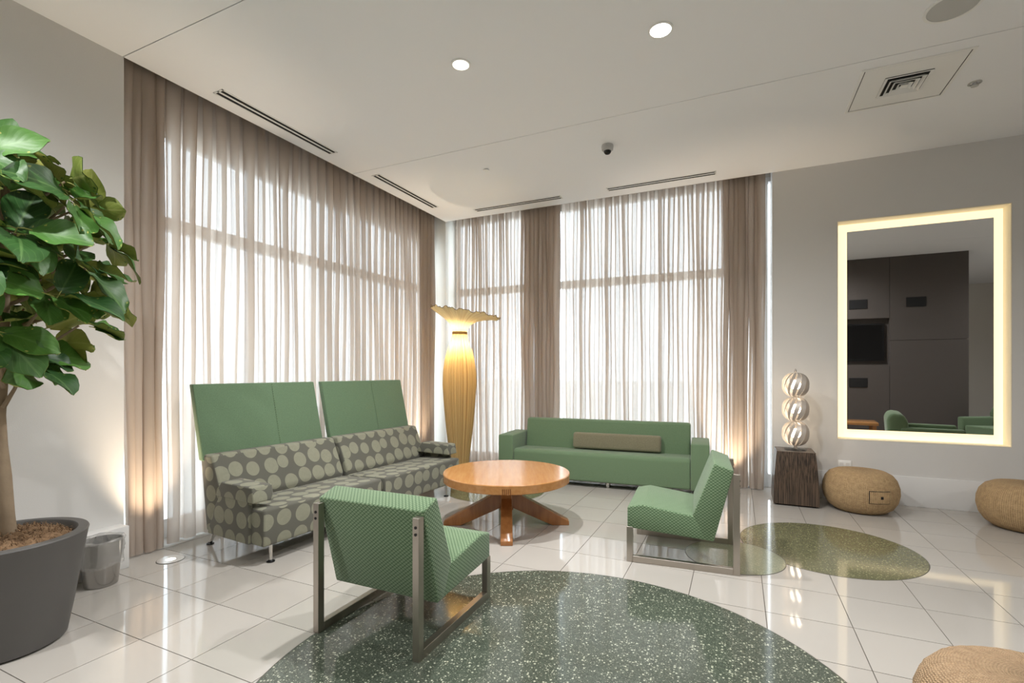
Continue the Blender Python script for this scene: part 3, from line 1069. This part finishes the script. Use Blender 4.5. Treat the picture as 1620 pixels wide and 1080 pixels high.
def flare(r, z, a, k):
    i = int(round(a / (2 * PI) * NP)) % NP
    f = k / 6.0
    c = math.cos(a - right_dir)
    ruff = f * f * (0.010 * math.sin(a * 13 + 1.0) + 0.009 * math.sin(a * 29) + 0.006 * pl[i])
    rr = r * (1 + 0.17 * c * f) * (1 + 0.02 * math.sin(a * 45) + 0.03 * ruff)
    zz = z - 0.072 * c * f * f * 1.0 + ruff * 0.9
    return Vector((rr * math.cos(a), rr * math.sin(a), zz))
bm = B(); lathe(bm, [(0.088, 1.82), (0.098, 1.87), (0.135, 1.93), (0.20, 1.98), (0.28, 2.02), (0.36, 2.05), (0.425, 2.07)], NP, False, False, flare)
fl = obj('flared_top', bm, M['flare'], shade, smooth=180, uv=False)
bm = B()
tube(bm, [flare(0.425, 2.07, 2 * PI * i / NP, 6) for i in range(NP + 1)], 0.0035, 5)
obj('hem_thread', bm, M['thread'], shade)
bm = B(); ring(bm, 0.086, 0.093, 1.795, 1.83, 32); obj('neck_band', bm, M['neck'], shade)
bm = B(); lathe(bm, [(0.15, 0.0), (0.15, 0.012), (0.03, 0.025), (0.012, 0.03), (0.010, 1.50), (0.010, 1.52)], 24); obj('stand', bm, M['bezel'], t)
for z, w in ((1.53, 1.0),):
    bm = B(); lathe(bm, [(0.004, z), (0.02, z + 0.02), (0.03, z + 0.05), (0.02, z + 0.075), (0.004, z + 0.085)], 16)
    if z < 1.4: bm.transform(Matrix.Translation((0.035, 0, 0)))
    obj('bulb', bm, M['bulb'], t)
    light('lamp_bulb', 'POINT', t, (0.0 if z > 1.4 else 0.06, 0.0 if z > 1.4 else 0.03, z + 0.11), FLOOR_LAMP_W * w, (1, 0.80, 0.50), 0.03)
light('lamp_top_bulb', 'POINT', t, (0, 0, 1.93), FLOOR_LAMP_W * 0.35, (1, 0.86, 0.62), 0.02)

# ------------------------------------------------------------------ zebrawood pedestal and spiral lamp
PX, PY = 4.40, -0.315
t = thing('pedestal', 'tapered dark zebrawood pedestal under the spiral lamp', 'pedestal', (PX, PY, 0))
bm = B()
rows = []
for z, w in ((0.016, 0.198), (0.10, 0.197), (0.20, 0.194), (0.30, 0.189), (0.40, 0.181), (0.48, 0.174), (0.53, 0.169)):
    rows.append([bm.verts.new((a * w, b_ * w, z)) for a, b_ in ((-1, -1), (1, -1), (1, 1), (-1, 1))])
for k in range(len(rows) - 1):
    for i in range(4):
        bm.faces.new((rows[k][i], rows[k][(i + 1) % 4], rows[k + 1][(i + 1) % 4], rows[k + 1][i]))
bm.faces.new(list(reversed(rows[0]))); bm.faces.new(rows[-1])
es = [e for e in bm.edges if abs(e.verts[0].co.z - e.verts[1].co.z) > 0.01]
bmesh.ops.bevel(bm, geom=es, offset=0.004, segments=2, affect='EDGES')
obj('body', bm, M['zebra'], t)
bm = B(); box(bm, -0.17, -0.17, 0.0, 0.17, 0.17, 0.018); obj('plinth', bm, M['black'], t, smooth=None)
bm = B(); box(bm, -0.171, -0.171, 0.53, 0.171, 0.171, 0.535, 0.002, 1); obj('top', bm, M['zebra'], t)

t = thing('table_lamp', 'stacked three-globe spiral metal ribbon lamp on the zebrawood pedestal', 'lamp', (PX + 0.01, PY - 0.01, 0.535))
bm = B(); cyl(bm, 0, 0, 0, 0.014, 0.10, 40); obj('base', bm, M['acrylic'], t)
bm = B(); cyl(bm, 0, 0, 0.014, 0.80, 0.007, 12); cyl(bm, 0, 0, 0.014, 0.05, 0.014, 12); lathe(bm, [(0.007, 0.79), (0.013, 0.80), (0.008, 0.82), (0.002, 0.83)], 12); obj('stem', bm, M['chrome'], t)
GH, GR = 0.248, 0.122
for g_ in range(3):
    zc = 0.045 + GH / 2 + g_ * GH
    bm = B()
    NR = 12
    for r_ in range(NR):
        prev = None
        for k in range(15):
            ph = PI * (k / 14.0)
            r = 0.012 + (GR - 0.012) * math.sin(ph) ** 0.85
            z = zc - (GH / 2) * math.cos(ph)
            tw = 2 * PI * r_ / NR + (k / 14.0 - 0.5) * rad(62)
            hw = 0.64 * PI / NR
            ti = 0.12                            # ribbons turned like louvres
            p0 = bm.verts.new((r * math.cos(tw - hw) * (1 - ti), r * math.sin(tw - hw) * (1 - ti), z))
            p1 = bm.verts.new((r * math.cos(tw + hw) * (1 + ti * .3), r * math.sin(tw + hw) * (1 + ti * .3), z))
            if prev: bm.faces.new((prev[0], prev[1], p1, p0))
            prev = (p0, p1)
    gl = obj('globe', bm, M['chrome'], t, smooth=180)
    bm = B(); bmesh.ops.create_uvsphere(bm, u_segments=14, v_segments=10, radius=0.05, matrix=Matrix.Translation((0, 0, zc)))
    obj('bulb', bm, M['bulb'], gl, smooth=180)
    light('globe_bulb', 'POINT', t, (0.035, -0.035, zc), TABLE_LAMP_W, WARM, 0.02)

# ------------------------------------------------------------------ wicker poufs
def pouf(label, x, y, rz, hatch, mat, R=0.31, Hh=0.39):
    t = thing('wicker_pouf', label, 'pouf', (x, y, 0), rz, 'round woven poufs')
    prof = [(0.55, 0.0), (0.68, 0.02), (0.84, 0.12), (0.95, 0.27), (1.0, 0.46), (0.99, 0.62), (0.93, 0.78), (0.82, 0.90), (0.66, 0.97), (0.45, 0.995), (0.2, 1.0), (0.03, 1.0)]
    bm = B()
    N = 72
    uvl = bm.loops.layers.uv.verify()
    def sh(r, z, a, k):
        rr = r * R * (1 + (0.006 * (1 if (int(round(a / (2 * PI) * N)) % 2) else -1)))
        return Vector((rr * math.cos(a), rr * math.sin(a), z * Hh))
    fine = []
    for (a, b_), (c, d) in zip(prof[:-1], prof[1:]):
        fine += [(a, b_), ((a + c) / 2, (b_ + d) / 2)]
    fine.append(prof[-1])
    lathe(bm, fine, N, True, True, sh)
    s = 0.0
    acc = [0.0]
    for (a, b_), (c, d) in zip(fine[:-1], fine[1:]):
        s += math.hypot((c - a) * R, (d - b_) * Hh); acc.append(s)
    bm.verts.index_update()
    for f in bm.faces:
        for l in f.loops:
            i = l.vert.index
            k, j = i // N, i % N
            if j == 0 and any(q.vert.index % N == N - 1 for q in f.loops): j = N
            l[uvl].uv = (j / N * 2.0, acc[k])
    body = obj('body', bm, M[mat], t, smooth=180, uv=False)
    if hatch is not None:
        zc, hw, hh = 0.188, 0.092, 0.058
        def surf(a, z, off):
            zz = z / Hh
            for (p, q), (p2, q2) in zip(prof[:-1], prof[1:]):
                if q <= zz <= q2:
                    r = (p + (p2 - p) * (zz - q) / (q2 - q)) * R; break
            return Vector(((r + off) * math.cos(a), (r + off) * math.sin(a), z))
        def patch(a0, a1, z0, z1, off, n=8):
            b2 = B(); g2 = []
            for o_ in (off, -0.004):
                g2.append([[b2.verts.new(surf(a0 + (a1 - a0) * i / n, z0 + (z1 - z0) * j / n, o_)) for i in range(n + 1)] for j in range(n + 1)])
            for L in (0, 1):
                for j in range(n):
                    for i in range(n):
                        b2.faces.new((g2[L][j][i], g2[L][j][i + 1], g2[L][j + 1][i + 1], g2[L][j + 1][i]))
            for i in range(n):
                b2.faces.new((g2[0][0][i], g2[0][0][i + 1], g2[1][0][i + 1], g2[1][0][i]))
                b2.faces.new((g2[0][n][i], g2[0][n][i + 1], g2[1][n][i + 1], g2[1][n][i]))
                b2.faces.new((g2[0][i][0], g2[0][i + 1][0], g2[1][i + 1][0], g2[1][i][0]))
                b2.faces.new((g2[0][i][n], g2[0][i + 1][n], g2[1][i + 1][n], g2[1][i][n]))
            bmesh.ops.recalc_face_normals(b2, faces=b2.faces[:])
            return b2
        da = hw / R
        obj('hatch_gap', patch(hatch - da, hatch + da, zc - hh, zc + hh, 0.003), M['black'], body)
        h_ = obj('hatch', patch(hatch - da + 0.018, hatch + da - 0.018, zc - hh + 0.005, zc + hh - 0.005, 0.0065), M[mat], body)
        obj('hatch_hole', patch(hatch - 0.034 + 0.03, hatch + 0.034 + 0.03, zc - 0.012, zc + 0.012, 0.0085), M['black'], body)
    return t
pouf('round woven seagrass pouf with a small cut hatch beside the pedestal', 4.95, -0.36, 0, rad(-71), 'wicker')
pouf('round woven seagrass pouf against the wall beneath the mirror\'s outer edge', 6.11, -0.46, 0.4, None, 'wicker', 0.32)
pouf('round woven brown pouf standing alone on the white tiles in the foreground', 4.745, -3.97, 1.1, None, 'wicker2', 0.315, 0.36)

# ------------------------------------------------------------------ lit mirror niche
t = thing('wall_mirror', 'tall rectangular wall mirror with a glowing cream border', 'mirror', (5.505, 0.12, 0.628))
bm = B(); box(bm, -0.583, -0.02, 0.098, 0.593, 0.0, 2.180, 0.002, 1)
obj('mirror_glass', bm, M['mirror'], t)
bm = B(); box(bm, -0.684, 0.035, 0.001, 0.684, 0.049, 2.276)
obj('glow_panel', bm, M['glow'], t, smooth=None)
for a in ((-0.684, -0.118, 0.001, -0.678, 0.034, 2.276), (0.678, -0.118, 0.001, 0.684, 0.034, 2.276), (-0.678, -0.118, 0.001, 0.678, 0.034, 0.007), (-0.678, -0.118, 2.270, 0.678, 0.034, 2.276)):
    bm = B(); box(bm, *a); obj('niche_lining', bm, M['cream'], t, smooth=None)
for x in (-0.4, 0.4):
    for z in (0.4, 1.9):
        bm = B(); box(bm, x - 0.02, 0.0, z - 0.02, x + 0.02, 0.036, z + 0.02); obj('standoff', bm, M['steel'], t, smooth=None)

t = thing('wall_outlet', 'white outlet plate on the grey wall above the hatch pouf', 'outlet', (4.885, 0.0, 0.335))
bm = B(); box(bm, -0.058, -0.008, 0.0, 0.058, 0.0, 0.075, 0.003, 2); obj('plate', bm, M['white_metal'], t)
for x in (-0.026, 0.026):
    bm = B(); box(bm, x - 0.016, -0.0095, 0.022, x + 0.016, -0.0075, 0.053, 0.001, 1); obj('socket', bm, M['base'], t)

# ------------------------------------------------------------------ planter, fiddle-leaf fig
PTX, PTY = 0.62, -4.95
t = thing('planter', 'tall tapered matte grey planter holding the fig tree', 'planter', (PTX, PTY, 0))
t.scale = (1, 1, 0.945)
bm = B()
lathe(bm, [(0.215, 0.0), (0.235, 0.012), (0.26, 0.16), (0.288, 0.36), (0.316, 0.54), (0.320, 0.555), (0.316, 0.562), (0.276, 0.562), (0.270, 0.555), (0.262, 0.50)], 72, True, True)
obj('pot', bm, M['pot'], t)
rm = random.Random(3)
bm = B()
def mound(r, z, a, k):
    n = 0.010 * math.sin(a * 7 + k * 2.1) + 0.008 * math.sin(a * 13 - k) + rm.uniform(-0.006, 0.006)
    return Vector((r * math.cos(a), r * math.sin(a), z + n))
lathe(bm, [(0.266, 0.515), (0.22, 0.540), (0.16, 0.560), (0.09, 0.575), (0.02, 0.58)], 48, False, True, mound)
for k in range(1500):
    a, r = rm.uniform(0, 2 * PI), 0.255 * math.sqrt(rm.random())
    p = Vector((r * math.cos(a), r * math.sin(a), 0.58 - 0.06 * (r / .26) ** 2 + rm.uniform(-0.005, 0.012)))
    d = Vector((rm.uniform(-1, 1), rm.uniform(-1, 1), rm.uniform(-0.1, 0.7))).normalized()
    s = Vector((-d.y, d.x, 0)).normalized() * 0.0016
    L = rm.uniform(0.015, 0.04)
    m1 = p + d * L * .5 + Vector((0, 0, 0.006)); e1 = p + d * L - Vector((0, 0, 0.006))
    vs = [bm.verts.new(c) for c in (p - s, p + s, m1 + s, m1 - s, e1)]
    bm.faces.new((vs[0], vs[1], vs[2], vs[3])); bm.faces.new((vs[3], vs[2], vs[4]))
o = obj('moss', bm, M['moss'], t, uv=False)
o['kind'] = 'stuff'

fig = thing('fig_tree', 'leafy fiddle-leaf fig tree growing in the grey planter', 'plant', (PTX, PTY, 0.52))
def leaf_mesh(name, L, Wd, droop, cup, seed):
    r = random.Random(seed)
    bm = B()
    uvl = bm.loops.layers.uv.verify()
    NV, NU = 9, 6
    wav = r.uniform(0, 6)
    def width(v):
        return Wd * (0.10 + 0.90 * (math.sin(PI * min(1, v ** 0.82)) ** 0.55) * (0.62 + 0.5 * v) / 1.02)
    G = {}
    for lay in (0, 1):
        for j in range(NV + 1):
            v = j / NV
            w = width(v) if j < NV else Wd * 0.16
            for i in range(NU + 1):
                u = (i / NU) * 2 - 1
                x = L * (0.16 + 0.84 * v) - 0.02 * L * (u * u) * (1 if v > .8 else 0)
                y = u * w / 2
                z = cup * (u * u) * w - droop * L * v * v + 0.012 * math.sin(v * 11 + wav + u * 2.2) * abs(u)
                G[lay, j, i] = (bm.verts.new((x, y, z - lay * 0.003)), u, v)
    for lay in (0, 1):
        for j in range(NV):
            for i in range(NU):
                q = [G[lay, j, i], G[lay, j, i + 1], G[lay, j + 1, i + 1], G[lay, j + 1, i]]
                if lay == 0: q = q[::-1]
                f = bm.faces.new([a[0] for a in q])
                f.material_index = lay
                for l, a in zip(f.loops, q): l[uvl].uv = (a[1], a[2])
    bm.normal_update()
    if sum(f.normal.z for f in bm.faces if f.material_index == 0) < 0:
        bmesh.ops.reverse_faces(bm, faces=bm.faces[:])
    # petiole
    n0 = len(bm.faces)
    tb = [(0, 0, 0), (L * 0.09, 0, 0.004), (L * 0.20, 0, 0.0)]
    prev = None
    for k, p in enumerate(tb):
        rr = 0.0035
        rw = [bm.verts.new((p[0], p[1] + rr * math.cos(c), p[2] + rr * math.sin(c))) for c in (0.5, 2.6, 4.7)]
        if prev:
            for i in range(3):
                f = bm.faces.new((prev[i], prev[(i + 1) % 3], rw[(i + 1) % 3], rw[i]))
                f.material_index = 1
        prev = rw
    me = bpy.data.meshes.new(name)
    bm.to_mesh(me); bm.free()
    for p in me.polygons: p.use_smooth = True
    me.materials.append(M['leaf']); me.materials.append(M['leaf_under'])
    return me
leaves = [leaf_mesh('leaf', L, W_, d, c, s) for L, W_, d, c, s in
          ((0.28, 0.195, 0.22, 0.18, 1), (0.31, 0.22, 0.34, 0.12, 2), (0.25, 0.18, 0.12, 0.22, 3), (0.29, 0.205, 0.05, 0.15, 4), (0.22, 0.16, 0.28, 0.2, 5))]
bm = B(); tube(bm, [(0.03, 0.01, -0.02), (0.035, 0.0, 0.12), (0.0, 0.0, 0.30), (-0.05, 0.01, 0.42), (-0.04, 0.0, 0.60), (0.0, 0.0, 0.85), (0.02, 0.0, 1.2), (0.0, 0.0, 1.7)], [0.034, 0.030, 0.031, 0.027, 0.024, 0.022, 0.018, 0.010], 12)
obj('trunk', bm, M['bark'], fig)
rf = random.Random(21)
cz, rxy, rz_ = 1.40, 0.43, 0.58
tips = []
NTIP = 30
for k in range(NTIP):
    zz = 1 - 2 * (k + 0.5) / NTIP
    a = k * 2.399963
    s = math.sqrt(1 - zz * zz)
    f = rf.uniform(0.80, 1.0)
    tips.append(Vector((rxy * s * math.cos(a) * f, rxy * s * math.sin(a) * f, cz + rz_ * zz * f)))
for tp in tips:
    base = Vector((0.0, 0.0, max(0.50, tp.z - 0.22)))
    bm = B(); tube(bm, [base, (base + tp) / 2 + Vector((0, 0, -0.02)), tp * 0.93 + base * 0.07], [0.011, 0.008, 0.005], 7)
    obj('branch', bm, M['bark'], fig)
    out = (tp - Vector((0, 0, cz - 0.05))).normalized()
    flat = Vector((out.x, out.y, 0.0)).normalized()
    nl = rf.choice((6, 6, 7))
    for k in range(nl):
        # blades hang like shingles: their upper side looks outwards and up
        nrm = (flat * rf.uniform(0.45, 0.95) + Vector((0, 0, rf.uniform(0.35, 0.9))) + Vector((rf.uniform(-.35, .35), rf.uniform(-.35, .35), 0))).normalized()
        az = 2 * PI * (k + rf.uniform(-0.3, 0.3)) / nl
        t1 = nrm.cross(Vector((0, 0, 1))).normalized()
        t2 = nrm.cross(t1)
        d = (t1 * math.cos(az) + t2 * math.sin(az)).normalized()
        d = (d + flat * 0.35).normalized()
        org = tp + out * rf.uniform(-0.10, 0.03)
        if PTX + org.x + d.x * 0.3 < 0.05:
            d = Vector((abs(d.x) * 0.4 + 0.1, d.y, d.z)).normalized()
            if PTX + org.x < 0.12: org.x = 0.12 - PTX
        yv = nrm.cross(d).normalized()
        zv = d.cross(yv).normalized()
        m = Matrix((d, yv, zv)).transposed().to_4x4()
        m.translation = org
        o = bpy.data.objects.new('leaf', rf.choice(leaves))
        COL.objects.link(o)
        o.parent = fig
        o.matrix_local = m @ Matrix.Scale(rf.uniform(0.75, 1.05), 4)

# ------------------------------------------------------------------ waste bucket with liner
t = thing('waste_bucket', 'small steel waste bucket with a clear plastic liner beside the planter', 'bucket', (0.245, -4.37, 0))
bm = B()
lathe(bm, [(0.082, 0.0), (0.086, 0.004), (0.112, 0.272), (0.115, 0.276), (0.109, 0.276), (0.083, 0.012), (0.02, 0.010)], 48, True, True)
obj('pail', bm, M['tin'], t)
rb = random.Random(2)
bm = B()
def crumple(r, z, a, k):
    rr = r + 0.003 * math.sin(a * 5 + k * 2.3) + 0.0025 * math.sin(a * 13 + k * 3.2) + rb.uniform(-0.0025, 0.0025)
    zz = z + (0.008 * math.sin(a * 3 + 1) if k < 2 else 0) + 0.004 * math.sin(a * 5 + k)
    return Vector((rr * math.cos(a), rr * math.sin(a), zz))
lathe(bm, [(0.109, 0.125), (0.112, 0.135), (0.111, 0.17), (0.114, 0.20), (0.115, 0.23), (0.119, 0.262), (0.121, 0.285), (0.116, 0.291), (0.103, 0.275), (0.096, 0.2), (0.088, 0.1), (0.078, 0.03)], 72, False, False, crumple)
obj('liner', bm, M['liner'], t, smooth=180)

# ------------------------------------------------------------------ the lounge seen in the mirror
DW = -5.2
bm = B(); box(bm, 4.95, DW - 0.30, 0.0, 7.66, DW - 0.10, CEIL)
fw = struct(obj('wall_feature', bm, M['charcoal'], smooth=None))
RX0, RX1, RZ0, RZ1 = 5.10, 6.497, 1.47, 2.36
for a in ((4.95, 0.0, 6.497, RZ0), (4.95, RZ1, 6.497, CEIL), (4.95, RZ0, RX0, RZ1), (6.503, 0.0, 7.66, 1.930), (6.503, 1.930, 7.66, CEIL)):
    bm = B(); box(bm, a[0], DW - 0.10, a[1], a[2], DW, a[3] - (0.006 if a[1] == 0.0 else 0), 0.001, 1)
    obj('felt_panel', bm, M['charcoal'], fw)
t = thing('television', 'black flat television recessed in the charcoal feature wall', 'television', (5.77, DW - 0.10, 1.54))
bm = B(); box(bm, -0.66, 0.0, 0.0, 0.66, 0.05, 0.72, 0.004, 2); obj('housing', bm, M['bezel'], t)
bm = B(); box(bm, -0.62, 0.05, 0.05, 0.62, 0.052, 0.69); obj('screen', bm, M['screen'], t, smooth=None)
for k, (x, z, lab) in enumerate(((6.90, 2.64, 'dark speaker grille on the charcoal wall, apart from the television'), (6.0, 2.64, 'dark speaker grille on the charcoal wall above the television'), (6.0, 1.12, 'dark speaker grille on the charcoal wall under the television'))):
    s_ = thing('wall_speaker', lab, 'speaker', (x, DW, z), 0, 'speaker grilles on the charcoal wall')
    bm = B(); box(bm, -0.15, 0.0, -0.09, 0.15, 0.012, 0.09, 0.003, 1); obj('grille', bm, M['black'], s_)
def armchair(label, x, y, rz):
    t = thing('armchair', label, 'chair', (x, y, 0), rz, 'green armchairs seen in the mirror')
    bm = B(); prism(bm, [(-0.36, 0.06), (0.36, 0.06), (0.38, 0.40), (-0.3, 0.38)], -0.30, 0.30, 0.03, 4); obj('seat', bm, M['green'], t)
    bm = B(); prism(bm, [(-0.42, 0.06), (-0.26, 0.06), (-0.20, 0.60), (-0.26, 0.72), (-0.40, 0.74), (-0.46, 0.66)], -0.40, 0.40, 0.05, 5); obj('backrest', bm, M['green'], t)
    for s in (-1, 1):
        a, b_ = sorted((s * 0.30, s * 0.41))
        bm = B(); box(bm, -0.30, a, 0.06, 0.40, b_, 0.54, 0.03, 4); obj('arm', bm, M['green'], t)
        for u in (-0.3, 0.3):
            bm = B(); cyl(bm, u, s * 0.33, 0, 0.07, 0.02, 12); obj('leg', bm, M['steel_legs'], t)
armchair('green armchair with rounded back reflected at the mirror bottom edge', 6.35, -2.75, rad(10))
armchair('green armchair reflected beside the end of the charcoal wall', 7.95, -4.75, rad(150))
t = thing('wood_bench', 'low wooden table reflected in the mirror under the television', 'table', (5.55, -4.55, 0), rad(6))
bm = B(); box(bm, -0.60, -0.30, 0.38, 0.60, 0.30, 0.43, 0.004, 2); obj('bench_top', bm, M['oak'], t)
for a in (-0.54, 0.54):
    for b_ in (-0.25, 0.25):
        bm = B(); box(bm, a - 0.03, b_ - 0.03, 0, a + 0.03, b_ + 0.03, 0.38); obj('leg', bm, M['oak_leg'], t, smooth=None)
t = thing('wood_cabinet', 'wooden cabinet with an open niche reflected at the white wall', 'cabinet', (9.55, -6.9, 0))
bm = B(); box(bm, -0.40, -0.6, 0.0, -0.36, 0.6, 1.15); box(bm, -0.36, -0.6, 0, 0.40, -0.56, 1.15); box(bm, -0.36, 0.56, 0, 0.40, 0.6, 1.15); box(bm, -0.36, -0.56, 1.11, 0.4, 0.56, 1.15); obj('carcass', bm, M['oak_leg'], t, smooth=None)
